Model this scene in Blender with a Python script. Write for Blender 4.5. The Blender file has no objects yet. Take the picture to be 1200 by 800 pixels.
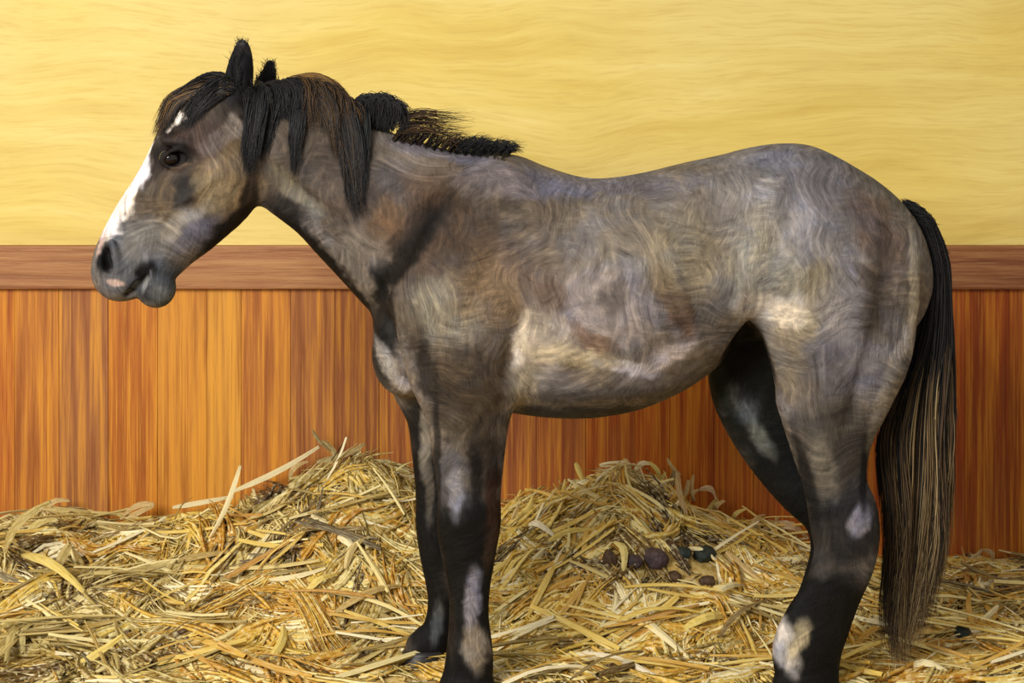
import bpy, bmesh, math, random
import numpy as np
from mathutils import Vector, Matrix

random.seed(7)
RNG = np.random.default_rng(11)
SC = bpy.context.scene
COL = SC.collection

# ------------------------------------------------------------------ camera, world, lights, exposure
CAM_H, F_PX, HOR = 1.30, 2000.0, 165.0        # eye height (m), focal length for a 1200 px wide picture, horizon row
cam_data = bpy.data.cameras.new('camera')
cam_data.sensor_width = 36.0
cam_data.lens = F_PX / 1200.0 * 36.0
cam_data.shift_y = -(400.0 - HOR) / 1200.0
cam_data.clip_end = 100
cam = bpy.data.objects.new('camera', cam_data)
COL.objects.link(cam)
cam.location = (0, 0, CAM_H)
cam.rotation_euler = (math.radians(90), 0, 0)
SC.camera = cam

world = bpy.data.worlds.new('stable_daylight')
SC.world = world
world.use_nodes = True
bgn = world.node_tree.nodes['Background']
bgn.inputs[0].default_value = (1.0, 0.965, 0.90, 1)
bgn.inputs[1].default_value = 0.45


def area_light(name, loc, target, size, power, colour):
    ld = bpy.data.lights.new(name, 'AREA')
    ld.shape = 'RECTANGLE'
    ld.size, ld.size_y = size
    ld.energy = power
    ld.color = colour
    lo = bpy.data.objects.new(name, ld)
    COL.objects.link(lo)
    lo.location = loc
    lo.rotation_euler = (Vector(target) - Vector(loc)).to_track_quat('-Z', 'Y').to_euler()
    return lo


area_light('window_light', (-2.8, -0.8, 3.0), (0.1, 4.4, 0.75), (2.6, 2.2), 430, (1.0, 0.965, 0.90))

vs = SC.view_settings
vs.view_transform = 'Standard'
vs.look = 'None'
vs.gamma = 1.0
vs.exposure = 0.0
vs.use_curve_mapping = False


# ------------------------------------------------------------------ helpers
def lin(h):
    h = h.lstrip('#')
    out = []
    for i in (0, 2, 4):
        c = int(h[i:i + 2], 16) / 255.0
        out.append(c / 12.92 if c <= 0.04045 else ((c + 0.055) / 1.055) ** 2.4)
    return tuple(out)


def P(px, py, D=4.0):
    """side-elevation drawing units (1/500 m at 4 m) to metres, for a thing standing D metres from the eye"""
    return ((px - 600.0) * D / F_PX, D, CAM_H - (py - HOR) * D / F_PX)


def tag(o, label=None, cat=None, group=None, kind=None):
    if label: o['label'] = label
    if cat: o['category'] = cat
    if group: o['group'] = group
    if kind: o['kind'] = kind
    return o


def link(name, mesh, mat=None, parent=None):
    o = bpy.data.objects.new(name, mesh)
    COL.objects.link(o)
    if mat is not None and not mesh.materials:
        mesh.materials.append(mat)
    if parent is not None:
        o.parent = parent
    return o


def mesh_np(name, verts, faces, smooth=True, colours=None):
    """verts (n,3); faces (m,k) with one k"""
    verts = np.asarray(verts, dtype=np.float32)
    faces = np.asarray(faces, dtype=np.int32)
    me = bpy.data.meshes.new(name)
    n, (m, k) = len(verts), faces.shape
    me.vertices.add(n)
    me.vertices.foreach_set('co', verts.ravel())
    me.loops.add(m * k)
    me.loops.foreach_set('vertex_index', faces.ravel())
    me.polygons.add(m)
    me.polygons.foreach_set('loop_start', np.arange(m, dtype=np.int32) * k)
    me.polygons.foreach_set('use_smooth', np.full(m, smooth, dtype=bool))
    me.update(calc_edges=True)
    if colours is not None:
        a = me.color_attributes.new('coat', 'FLOAT_COLOR', 'POINT')
        c4 = np.ones((n, 4), np.float32)
        c4[:, :3] = colours
        a.data.foreach_set('color', c4.ravel())
    return me


def bm_box(bm, c, s, bevel=0.0):
    r = bmesh.ops.create_cube(bm, size=1.0, matrix=Matrix.Translation(c) @ Matrix.Diagonal((s[0], s[1], s[2], 1)))
    if bevel:
        es = list({e for v in r['verts'] for e in v.link_edges})
        bmesh.ops.bevel(bm, geom=es, offset=bevel, segments=2, affect='EDGES', profile=0.6)


def bm_mesh(name, bm, smooth=False):
    me = bpy.data.meshes.new(name)
    bm.to_mesh(me)
    bm.free()
    if smooth:
        me.polygons.foreach_set('use_smooth', [True] * len(me.polygons))
    return me


_LAT = np.random.default_rng(5).random((64, 64, 64)).astype(np.float32)


def vnoise(p, scale):
    """smooth value noise in -1..1 at points p (n,3)"""
    q = np.asarray(p, np.float32) * scale + 100.0
    i = np.floor(q).astype(np.int64)
    f = q - i
    f = f * f * (3 - 2 * f)
    i &= 63
    j = (i + 1) & 63
    x0, y0, z0 = i.T
    x1, y1, z1 = j.T
    fx, fy, fz = f.T
    L = _LAT
    c = ((L[x0, y0, z0] * (1 - fx) + L[x1, y0, z0] * fx) * (1 - fy) + (L[x0, y1, z0] * (1 - fx) + L[x1, y1, z0] * fx) * fy) * (1 - fz) + \
        ((L[x0, y0, z1] * (1 - fx) + L[x1, y0, z1] * fx) * (1 - fy) + (L[x0, y1, z1] * (1 - fx) + L[x1, y1, z1] * fx) * fy) * fz
    return c * 2 - 1


# ------------------------------------------------------------------ materials
class NT:
    def __init__(s, name):
        s.m = bpy.data.materials.new(name)
        s.m.use_nodes = True
        s.t = s.m.node_tree
        s.b = s.t.nodes['Principled BSDF']

    def n(s, typ, **kw):
        nd = s.t.nodes.new(typ)
        for k, v in kw.items():
            if k.startswith('i_'):
                nd.inputs[k[2:]].default_value = v
            else:
                setattr(nd, k, v)
        return nd

    def l(s, a, b):
        s.t.links.new(a, b)

    def coords(s, scale, src='Object', warp=0.0, warp_scale=1.0):
        tc = s.n('ShaderNodeTexCoord')
        out = tc.outputs[src]
        if warp:
            nz = s.n('ShaderNodeTexNoise', i_Scale=warp_scale, i_Detail=2.0)
            s.l(out, nz.inputs['Vector'])
            mx = s.n('ShaderNodeVectorMath', operation='MULTIPLY_ADD')
            s.l(nz.outputs['Color'], mx.inputs[0])
            mx.inputs[1].default_value = (warp, warp, warp)
            s.l(out, mx.inputs[2])
            out = mx.outputs[0]
        mp = s.n('ShaderNodeMapping')
        mp.inputs['Scale'].default_value = scale
        s.l(out, mp.inputs['Vector'])
        return mp.outputs[0]

    def noise(s, vec, scale=1.0, detail=4.0, rough=0.6):
        nz = s.n('ShaderNodeTexNoise', i_Scale=scale, i_Detail=detail, i_Roughness=rough)
        s.l(vec, nz.inputs['Vector'])
        return nz.outputs['Fac']

    def ramp(s, fac, stops):
        r = s.n('ShaderNodeValToRGB')
        e = r.color_ramp.elements
        while len(e) < len(stops):
            e.new(0.5)
        for k, (p, c) in enumerate(stops):
            e[k].position = p
            e[k].color = (*lin(c), 1) if isinstance(c, str) else (c, c, c, 1)
        s.l(fac, r.inputs[0])
        return r.outputs[0]

    def mix(s, fac, a, b, mode='MIX'):
        m = s.n('ShaderNodeMix', data_type='RGBA', blend_type=mode)
        for sock, v in ((m.inputs[0], fac), (m.inputs[6], a), (m.inputs[7], b)):
            if isinstance(v, (int, float)):
                sock.default_value = v
            elif isinstance(v, str):
                sock.default_value = (*lin(v), 1)
            elif isinstance(v, tuple):
                sock.default_value = (*v[:3], 1)
            else:
                s.l(v, sock)
        return m.outputs[2]

    def bump(s, h, strength, dist):
        b = s.n('ShaderNodeBump', i_Strength=strength, i_Distance=dist)
        s.l(h, b.inputs['Height'])
        s.l(b.outputs[0], s.b.inputs['Normal'])

    def done(s, col, rough=0.6, spec=0.3):
        if isinstance(col, str):
            s.b.inputs['Base Color'].default_value = (*lin(col), 1)
        else:
            s.l(col, s.b.inputs['Base Color'])
        s.b.inputs['Roughness'].default_value = rough
        s.b.inputs['Specular IOR Level'].default_value = spec
        return s.m


def mat_plaster():
    t = NT('yellow_distemper')
    v = t.coords((1.7, 1, 20), warp=0.30, warp_scale=1.1)
    v2 = t.coords((9, 1, 130), warp=0.30, warp_scale=1.1)
    v3 = t.coords((0.9, 1, 1.8))
    a = t.noise(v, 1.0, 5, 0.65)
    b = t.noise(v2, 1.0, 3, 0.6)
    c = t.noise(v3, 1.0, 2, 0.5)
    col = t.ramp(a, [(0.22, '#d0b25c'), (0.42, '#dcc168'), (0.55, '#e2c971'), (0.68, '#e8d07c'), (0.85, '#ecda98')])
    col = t.mix(t.ramp(c, [(0.42, 0.0), (0.68, 0.55)]), col, '#e8d694')
    col = t.mix(t.ramp(b, [(0.32, 0.35), (0.5, 0.0)]), col, '#c8a95a')
    t.bump(t.mix(0.5, a, b), 0.22, 0.005)
    return t.done(col, 0.75, 0.15)


def mat_wood(name, vertical=True, stops=None):
    t = NT(name)
    oi = t.n('ShaderNodeObjectInfo')
    tc = t.n('ShaderNodeTexCoord')
    off = t.n('ShaderNodeVectorMath', operation='ADD')
    comb = t.n('ShaderNodeCombineXYZ')
    mul = t.n('ShaderNodeMath', operation='MULTIPLY')
    mul.inputs[1].default_value = 37.0
    t.l(oi.outputs['Random'], mul.inputs[0])
    for k in range(3):
        t.l(mul.outputs[0], comb.inputs[k])
    t.l(tc.outputs['Object'], off.inputs[0])
    t.l(comb.outputs[0], off.inputs[1])

    def streak(sc):
        mp = t.n('ShaderNodeMapping')
        mp.inputs['Scale'].default_value = sc
        t.l(off.outputs[0], mp.inputs['Vector'])
        return mp.outputs[0]
    if vertical:
        a = t.noise(streak((42, 10, 1.6)), 1.0, 4, 0.62)
        b = t.noise(streak((170, 20, 2.4)), 1.0, 4, 0.7)
        c = t.noise(streak((6.0, 3, 2.2)), 1.0, 3, 0.55)
    else:
        a = t.noise(streak((2.0, 10, 48)), 1.0, 4, 0.62)
        b = t.noise(streak((7.0, 20, 190)), 1.0, 4, 0.7)
        c = t.noise(streak((1.4, 3, 14)), 1.0, 3, 0.55)
    tint = oi.outputs['Color']
    dark = t.mix(1.0, tint, (0.58, 0.44, 0.34), 'MULTIPLY')
    light = t.mix(0.60, tint, '#eda22c' if vertical else '#c0905c')
    col = t.mix(t.ramp(a, [(0.36, 0.75), (0.50, 0.0)]), tint, dark)
    col = t.mix(t.ramp(a, [(0.50, 0.0), (0.68, 0.9)]), col, light)
    col = t.mix(t.ramp(b, [(0.52, 0.0), (0.70, 0.75)]), col, t.mix(0.5, light, '#e8a636' if vertical else '#b88a5a'))
    col = t.mix(t.ramp(b, [(0.30, 0.75), (0.44, 0.0)]), col, dark)
    col = t.mix(t.ramp(c, [(0.52, 0.0), (0.72, 0.35)]), col, '#94602f')
    t.bump(t.mix(0.5, a, b), 0.5, 0.006)
    return t.done(col, 0.5, 0.3)


def mat_straw(name, attr):
    t = NT(name)
    if attr:
        at = t.n('ShaderNodeVertexColor', layer_name='coat')
        tint = at.outputs[0]
        v = t.coords((70, 70, 70))
    else:
        oi = t.n('ShaderNodeObjectInfo')
        tint = oi.outputs['Color']
        v = t.coords((5, 260, 60))
    a = t.noise(v, 1.0, 3, 0.6)
    col = t.mix(t.ramp(a, [(0.34, 0.5), (0.48, 0.0)]), tint, t.mix(1.0, tint, (0.5, 0.42, 0.3), 'MULTIPLY'))
    col = t.mix(t.ramp(a, [(0.50, 0.0), (0.70, 0.65)]), col, '#f2e6b8')
    t.bump(a, 0.5, 0.003)
    return t.done(col, 0.6, 0.25)


def mat_coat():
    t = NT('dappled_coat')
    at = t.n('ShaderNodeVertexColor', layer_name='coat')
    v = t.coords((15, 15, 85), warp=0.42, warp_scale=2.4)
    v2 = t.coords((150, 40, 40), warp=0.26, warp_scale=4.0)
    v3 = t.coords((9, 9, 9))
    vx = t.coords((80, 16, 13), warp=0.40, warp_scale=2.9)
    vd = t.coords((60, 30, 60), warp=0.5, warp_scale=2.0)
    pat = t.noise(t.coords((7.5, 5, 7.5), warp=0.1, warp_scale=9.0), 1.0, 1, 0.4)
    a = t.mix(t.ramp(pat, [(0.46, 0.0), (0.54, 1.0)]), t.noise(v, 1.0, 5, 0.65), t.noise(vx, 1.0, 5, 0.65))
    pat2 = t.noise(t.coords((10, 5, 10), warp=0.1, warp_scale=7.0), 1.0, 1, 0.4)
    b = t.mix(t.ramp(pat2, [(0.46, 0.0), (0.54, 1.0)]), t.noise(v2, 1.0, 4, 0.65), t.noise(vd, 1.0, 5, 0.7))
    base = at.outputs[0]
    lt = t.mix(0.35, t.mix(1.0, base, (1.5, 1.5, 1.5), 'MULTIPLY'), '#b0a48c')
    lt = t.mix(1.0, t.mix(1.0, base, (1.9, 1.85, 1.75), 'MULTIPLY'), (1, 1, 1), 'MULTIPLY')
    dk = t.mix(1.0, base, (0.45, 0.42, 0.42), 'MULTIPLY')
    col = t.mix(t.ramp(a, [(0.30, 0.85), (0.48, 0.0)]), base, dk)
    col = t.mix(t.ramp(a, [(0.51, 0.0), (0.68, 0.8)]), col, lt)
    col = t.mix(t.ramp(b, [(0.54, 0.0), (0.72, 0.6)]), col, lt)
    col = t.mix(t.ramp(b, [(0.30, 0.6), (0.45, 0.0)]), col, dk)
    h = t.noise(v3, 1.0, 3, 0.6)
    hue = t.mix(t.ramp(h, [(0.46, 0.0), (0.62, 1.0)]), (1.12, 1.0, 0.82), (0.93, 0.98, 1.18))
    col = t.mix(0.55, col, hue, 'MULTIPLY')
    t.bump(t.mix(0.5, a, b), 0.6, 0.008)
    return t.done(col, 0.66, 0.14)


def mat_hair(name, rough=0.5):
    t = NT(name)
    at = t.n('ShaderNodeVertexColor', layer_name='coat')
    return t.done(at.outputs[0], rough, 0.3)


def mat_horn():
    t = NT('dark_horn')
    v = t.coords((8, 8, 120))
    a = t.noise(v, 1.0, 3, 0.5)
    col = t.ramp(a, [(0.3, '#17171a'), (0.7, '#33302c')])
    t.bump(a, 0.3, 0.002)
    return t.done(col, 0.45, 0.4)


def mat_dung(name, c0, c1):
    t = NT(name)
    v = t.coords((60, 60, 60))
    a = t.noise(v, 1.0, 4, 0.7)
    col = t.ramp(a, [(0.3, c0), (0.7, c1)])
    t.bump(a, 0.8, 0.008)
    return t.done(col, 0.6, 0.35)


M_PLASTER = mat_plaster()
M_PLANK = mat_wood('oiled_planks', True)
M_RAIL = mat_wood('rail_wood', False)
M_STRAW = mat_straw('straw_stalks', False)
M_STRAWV = mat_straw('loose_straw', True)
M_COAT = mat_coat()
M_HAIR = mat_hair('horsehair', 0.6)
M_HORN = mat_horn()

# ------------------------------------------------------------------ the stall: floor, plaster wall, plank wainscot, rail
WALL_D = 5.2
WX = 4.2                                              # half width of the wall built
RAIL_TOP = CAM_H - (288 - HOR) * (WALL_D - 0.03) / F_PX
RAIL_BOT = CAM_H - (339 - HOR) * (WALL_D - 0.03) / F_PX

bm = bmesh.new()
bm_box(bm, (0, 3.0, -0.05), (2 * WX, 5.0, 0.1))
m = NT('earth_floor')
fl = link('floor', bm_mesh('floor', bm), m.done('#7a5a30', 0.9, 0.1))
tag(fl, kind='structure')

bm = bmesh.new()
bm_box(bm, (0, WALL_D + 0.10, 1.4), (2 * WX, 0.16, 2.8))
wall = link('wall_back', bm_mesh('wall_back', bm), M_PLASTER)
tag(wall, kind='structure')

PLANK_TINTS = [(-300, '#a85a20'), (0, '#b0601f'), (40, '#b8702a'), (95, '#9c6436'), (130, '#b5621d'), (185, '#bd7424'), (230, '#c98a30'), (275, '#cc8e34'),
               (320, '#ad6428'), (370, '#a06434'), (440, '#95542a'), (520, '#91502a'), (640, '#98552a'), (720, '#ac5418'), (820, '#b55a16'),
               (920, '#b25816'), (1100, '#a64a14'), (1140, '#a04412'), (1175, '#ac5818'), (1500, '#a85a20')]


def plank_tint(px):
    for (a, ca), (b, cb) in zip(PLANK_TINTS, PLANK_TINTS[1:]):
        if a <= px <= b:
            k = (px - a) / (b - a)
            A, B = np.array(lin(ca)), np.array(lin(cb))
            return tuple(A * (1 - k) + B * k)
    return lin('#a85a20')


plank_cache = {}
x = -WX
prng = random.Random(3)
while x < WX:
    w = prng.choice((0.105, 0.12, 0.135, 0.15))
    if w not in plank_cache:
        bm = bmesh.new()
        bm_box(bm, (0, 0, 0), (w - 0.0008, 0.022, RAIL_BOT + 0.04), 0.0014)
        plank_cache[w] = bm_mesh('plank', bm)
    p = link('plank', plank_cache[w], M_PLANK, wall)
    p.location = (x + w / 2, WALL_D + 0.009 + prng.uniform(-0.001, 0.001), (RAIL_BOT + 0.04) / 2)
    c = plank_tint(600 + (x + w / 2) * F_PX / WALL_D)
    k = prng.uniform(0.92, 1.08)
    p.color = (c[0] * k, c[1] * k, c[2] * k, 1)
    x += w

rail = None
for x0, x1, tint in ((-WX, 0.38, '#a06c44'), (0.382, WX, '#8c5838')):
    bm = bmesh.new()
    bm_box(bm, (0, 0, 0), (x1 - x0, 0.055, RAIL_TOP - RAIL_BOT), 0.006)
    r = link('trim_1' if rail is None else 'rail_length', bm_mesh('rail_length', bm), M_RAIL, rail)
    tag(r, kind='structure' if rail is None else None)
    r.location = ((x0 + x1) / 2, WALL_D - 0.0025, (RAIL_TOP + RAIL_BOT) / 2)
    if rail is not None:
        r.matrix_parent_inverse = Matrix.Translation(rail.location).inverted()
    r.color = (*lin(tint), 1)
    rail = rail or r

# ------------------------------------------------------------------ the horse: one implicit surface, meshed as one body
axx = np.concatenate([np.arange(-1.02, -0.45, 0.004), np.arange(-0.45, 1.04, 0.0055)]).astype(np.float32)
axy = np.arange(3.66, 4.34, 0.0052).astype(np.float32)
axz = np.arange(-0.03, 1.56, 0.005).astype(np.float32)
FIELD = np.full((len(axx), len(axy), len(axz)), 0.3, np.float32)


def rng_of(ax, a, b):
    return slice(int(np.searchsorted(ax, a)), int(np.searchsorted(ax, b)))


def ell_dist(dp, dy, r, w):
    q = np.sqrt((dp / r) ** 2 + (dy / w) ** 2)
    g = np.sqrt((dp / (r * r)) ** 2 + (dy / (w * w)) ** 2) + 1e-6
    return q * (q - 1) / g


def combine(sl, f, k, sub=False):
    a = FIELD[sl]
    if sub:
        f = -f
        h = np.maximum(k - np.abs(a - f), 0) / k
        FIELD[sl] = np.maximum(a, f) + h * h * k * 0.25
    else:
        h = np.maximum(k - np.abs(a - f), 0) / k
        FIELD[sl] = np.minimum(a, f) - h * h * k * 0.25


def catmull(K, n):
    K = np.asarray(K, float)
    E = np.vstack([2 * K[0] - K[1], K, 2 * K[-1] - K[-2]])
    out = []
    for i in range(len(K) - 1):
        p0, p1, p2, p3 = E[i:i + 4]
        for t in np.linspace(0, 1, n, endpoint=False):
            out.append(0.5 * ((2 * p1) + (-p0 + p2) * t + (2 * p0 - 5 * p1 + 4 * p2 - p3) * t * t + (-p0 + 3 * p1 - 3 * p2 + p3) * t ** 3))
    out.append(K[-1])
    return np.array(out)


def chain(stations, k=0.03, n=4, sub=False):
    """stations: (edge a px, py, edge b px, py, D, half width m) — a limb or trunk swept through its outline"""
    K = []
    for ax_, ay_, bx_, by_, D, w in stations:
        X0, _, Z0 = P(ax_, ay_, D)
        X1, _, Z1 = P(bx_, by_, D)
        K.append(((X0 + X1) / 2, (Z0 + Z1) / 2, D, math.hypot(X1 - X0, Z1 - Z0) / 2, w))
    S = catmull(K, n)
    R = max(S[:, 3].max(), S[:, 4].max()) + 0.06
    big = (rng_of(axx, S[:, 0].min() - R, S[:, 0].max() + R), rng_of(axy, S[:, 2].min() - R, S[:, 2].max() + R), rng_of(axz, S[:, 1].min() - R, S[:, 1].max() + R))
    ox, oy, oz = (s.start for s in big)
    F = np.full(tuple(s.stop - s.start for s in big), 0.3, np.float32)
    for A, B in zip(S[:-1], S[1:]):
        m_ = max(A[3], B[3]) + 0.055
        my = max(A[4], B[4]) + 0.055
        sx = rng_of(axx, min(A[0], B[0]) - m_, max(A[0], B[0]) + m_)
        sy = rng_of(axy, min(A[2], B[2]) - my, max(A[2], B[2]) + my)
        sz = rng_of(axz, min(A[1], B[1]) - m_, max(A[1], B[1]) + m_)
        X = axx[sx][:, None]
        Z = axz[sz][None, :]
        dx, dz = B[0] - A[0], B[1] - A[1]
        L2 = dx * dx + dz * dz + 1e-9
        t = np.clip(((X - A[0]) * dx + (Z - A[1]) * dz) / L2, 0, 1)
        dp = np.sqrt((X - A[0] - t * dx) ** 2 + (Z - A[1] - t * dz) ** 2)
        r = A[3] + t * (B[3] - A[3])
        w = A[4] + t * (B[4] - A[4])
        yc = A[2] + t * (B[2] - A[2])
        dy = axy[sy][None, :, None] - yc[:, None, :]
        f = ell_dist(dp[:, None, :], dy, r[:, None, :], w[:, None, :])
        lo = (slice(sx.start - ox, sx.stop - ox), slice(sy.start - oy, sy.stop - oy), slice(sz.start - oz, sz.stop - oz))
        F[lo] = np.minimum(F[lo], f)
    combine(big, F, k, sub)


def blob(px, py, D, rx, rz, w, ang=0.0, k=0.02, sub=False):
    """ellipsoid: radii rx, rz in drawing units, w metres in depth"""
    X0, Y0, Z0 = P(px, py, D)
    rx *= D / F_PX
    rz *= D / F_PX
    R = max(rx, rz, w) + 0.05
    sl = (rng_of(axx, X0 - R, X0 + R), rng_of(axy, Y0 - R, Y0 + R), rng_of(axz, Z0 - R, Z0 + R))
    X = axx[sl[0]][:, None, None] - X0
    Y = axy[sl[1]][None, :, None] - Y0
    Z = axz[sl[2]][None, None, :] - Z0
    c, s = math.cos(math.radians(ang)), math.sin(math.radians(ang))
    U = X * c + Z * s
    V = -X * s + Z * c
    q = np.sqrt((U / rx) ** 2 + (Y / w) ** 2 + (V / rz) ** 2)
    g = np.sqrt((U / rx ** 2) ** 2 + (Y / w ** 2) ** 2 + (V / rz ** 2) ** 2) + 1e-6
    combine(sl, (q * (q - 1) / g).astype(np.float32), k, sub)


# trunk
def loft_x(sec, k):
    """trunk lofted along its length: (px, top py, bottom py, half width m)"""
    S = catmull(sec, 8)
    x = (S[:, 0] - 600) * .002
    o_ = np.argsort(x)
    x, S = x[o_], S[o_]
    sl = (rng_of(axx, x[0], x[-1]), slice(0, len(axy)), slice(0, len(axz)))
    X = axx[sl[0]]
    zt = CAM_H - (np.interp(X, x, S[:, 1]) - HOR) * .002
    zb = CAM_H - (np.interp(X, x, S[:, 2]) - HOR) * .002
    w = np.interp(X, x, S[:, 3])[:, None, None]
    r = ((zt - zb) / 2)[:, None, None]
    zc = ((zt + zb) / 2)[:, None, None]
    f = ell_dist(axz[None, None, :] - zc, axy[None, :, None] - 4.0, r, w)
    cap = (x[0] - X)[:, None, None] + 0.0
    combine(sl, np.maximum(f, cap).astype(np.float32), k)


loft_x([(505, 222, 436, .150), (545, 184, 474, .188), (600, 181, 483, .215), (640, 195, 488, .23), (675, 206, 489, .238), (705, 209, 487, .245), (750, 203, 478, .245), (800, 191, 456, .235),
        (842, 182, 428, .220), (878, 173, 400, .208), (915, 168, 400, .20), (951, 171, 416, .195), (990, 189, 420, .185), (1024, 212, 412, .165), (1053, 239, 396, .135), (1075, 268, 376, .095), (1087, 300, 350, .05), (1090, 316, 334, .02)], 0.01)
blob(978, 316, 4.0, 106, 112, .17, k=0.03)
# neck
chain([(320, 108, 303, 228, 3.995, .058), (370, 114, 333, 254, 3.995, .066), (424, 148, 367, 284, 4.0, .078), (472, 170, 403, 322, 4.0, .098),
       (527, 196, 424, 350, 4.0, .125), (555, 226, 453, 382, 4.0, .15)], k=0.03)
chain([(395, 120, 395, 190, 4.0, .045), (440, 151, 440, 226, 4.0, .055), (490, 167, 490, 240, 4.0, .065), (540, 180, 540, 270, 4.0, .09)], k=0.03)
# shoulders, breast
for s in (-1, 1):
    chain([(545, 205, 610, 240, 4 + s * .115, .07), (480, 270, 610, 320, 4 + s * .135, .085), (468, 340, 606, 390, 4 + s * .14, .085), (478, 400, 606, 440, 4 + s * .13, .075)], k=0.06)
blob(478, 415, 4.03, 42, 50, .12, k=0.03)
blob(466, 392, 4.0, 26, 42, .10, ang=20, k=0.02)
# forelegs
chain([(480, 395, 606, 405, 3.875, .085), (488, 440, 606, 452, 3.875, .075), (500, 490, 597, 492, 3.88, .064), (508, 535, 591, 538, 3.885, .054), (513, 580, 587, 580, 3.89, .046),
       (512, 612, 587, 610, 3.89, .044), (516, 642, 582, 642, 3.89, .036), (525, 685, 575, 685, 3.89, .028), (526, 722, 573, 722, 3.89, .028),
       (523, 765, 578, 765, 3.89, .034), (518, 795, 578, 795, 3.89, .032), (512, 812, 582, 812, 3.89, .040)], k=0.03)
chain([(446, 400, 540, 405, 4.10, .08), (456, 436, 540, 446, 4.11, .07), (476, 482, 545, 488, 4.115, .056), (483, 530, 545, 535, 4.115, .048), (487, 580, 545, 580, 4.115, .042),
       (487, 612, 545, 612, 4.115, .042), (491, 645, 540, 645, 4.115, .034), (499, 685, 533, 685, 4.115, .026), (501, 712, 531, 712, 4.115, .026),
       (494, 736, 529, 744, 4.115, .031), (476, 752, 522, 766, 4.115, .031)], k=0.03)
# hind legs
chain([(885, 335, 1078, 335, 3.885, .085), (893, 395, 1070, 402, 3.88, .085), (906, 448, 1048, 452, 3.875, .072), (924, 508, 1022, 514, 3.875, .056), (941, 566, 1016, 566, 3.88, .044),
       (948, 610, 1030, 604, 3.88, .040), (954, 648, 1028, 650, 3.88, .036), (940, 692, 1008, 702, 3.885, .031), (920, 722, 996, 736, 3.89, .031),
       (906, 752, 986, 768, 3.89, .036), (908, 785, 983, 792, 3.89, .034), (904, 806, 984, 810, 3.89, .040)], k=0.022)
chain([(855, 300, 985, 300, 4.11, .08), (838, 385, 970, 400, 4.12, .08), (830, 440, 955, 440, 4.125, .07), (846, 478, 955, 486, 4.125, .060), (876, 520, 968, 536, 4.125, .050), (908, 562, 984, 574, 4.12, .044),
       (940, 602, 1002, 604, 4.12, .040), (950, 640, 1004, 645, 4.12, .034), (940, 682, 988, 690, 4.12, .028), (930, 708, 978, 716, 4.12, .028), (922, 736, 972, 744, 4.12, .032), (914, 758, 966, 764, 4.12, .032)], k=0.018)
# flank hollow and the cut under the flank fold
for s in (-1, 1):
    blob(848, 300, 4 + s * .25, 42, 60, .03, k=0.05, sub=True)
chain([(873, 382, 883, 380, 3.84, .13), (860, 404, 897, 401, 3.84, .17), (847, 430, 907, 428, 3.84, .19), (838, 456, 914, 454, 3.84, .17)], k=0.014, sub=True)
# head
chain([(262, 108, 300, 178, 3.99, .062), (206, 120, 296, 192, 3.985, .088), (184, 160, 299, 238, 3.98, .092), (164, 199, 270, 270, 3.97, .080), (143, 231, 236, 297, 3.96, .066),
       (126, 262, 208, 322, 3.95, .056), (116, 284, 186, 332, 3.945, .055), (113, 300, 170, 338, 3.94, .053)], k=0.03)
blob(146, 315, 3.94, 31, 28, .050, k=0.02)
blob(182, 335, 3.945, 24, 26, .042, ang=20, k=0.005)
blob(255, 215, 3.98, 44, 50, .088, k=0.02)                    # jowl
for s in (-1, 1):
    blob(222, 228, 3.975 + s * .086, 40, 5, .012, ang=36, k=0.02)           # cheek crest
    blob(212, 168, 3.98 + s * .083, 26, 8, .016, ang=-12, k=0.02)            # brow
    blob(206, 184, 3.98 + s * .092, 17, 12, .020, ang=-8, k=0.012, sub=True)  # eye socket
    chain([(188, 186, 191, 191, 3.98 + s * .084, .006), (198, 175, 201, 180, 3.98 + s * .091, .006), (212, 172, 213, 178, 3.98 + s * .092, .006), (224, 180, 222, 186, 3.98 + s * .086, .006)], k=0.006)
    chain([(188, 188, 191, 193, 3.98 + s * .083, .005), (200, 194, 201, 199, 3.98 + s * .088, .005), (213, 193, 214, 198, 3.98 + s * .089, .005), (223, 184, 224, 189, 3.98 + s * .085, .005)], k=0.006)
    blob(125, 303, 3.94 + s * .052, 9, 18, .030, ang=12, k=0.008, sub=True)  # nostril
    blob(135, 298, 3.94 + s * .052, 5, 20, .012, ang=14, k=0.012)            # nostril wing
    chain([(146, 343, 153, 349, 3.94 + s * .036, .018), (161, 331, 167, 338, 3.94 + s * .048, .020), (169, 317, 175, 322, 3.945 + s * .056, .014)], k=0.006, sub=True)
# ears
chain([(262, 112, 296, 112, 3.945, .024), (263, 92, 297, 96, 3.94, .024), (268, 73, 297, 76, 3.935, .020), (274, 58, 294, 59, 3.935, .013), (278, 50, 289, 51, 3.935, .007)], k=0.012)
blob(276, 84, 3.915, 7, 22, .014, ang=10, k=0.006, sub=True)
chain([(292, 118, 324, 118, 4.045, .022), (298, 102, 323, 102, 4.045, .018), (306, 86, 324, 87, 4.045, .013), (312, 75, 322, 76, 4.045, .007)], k=0.012)


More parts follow.
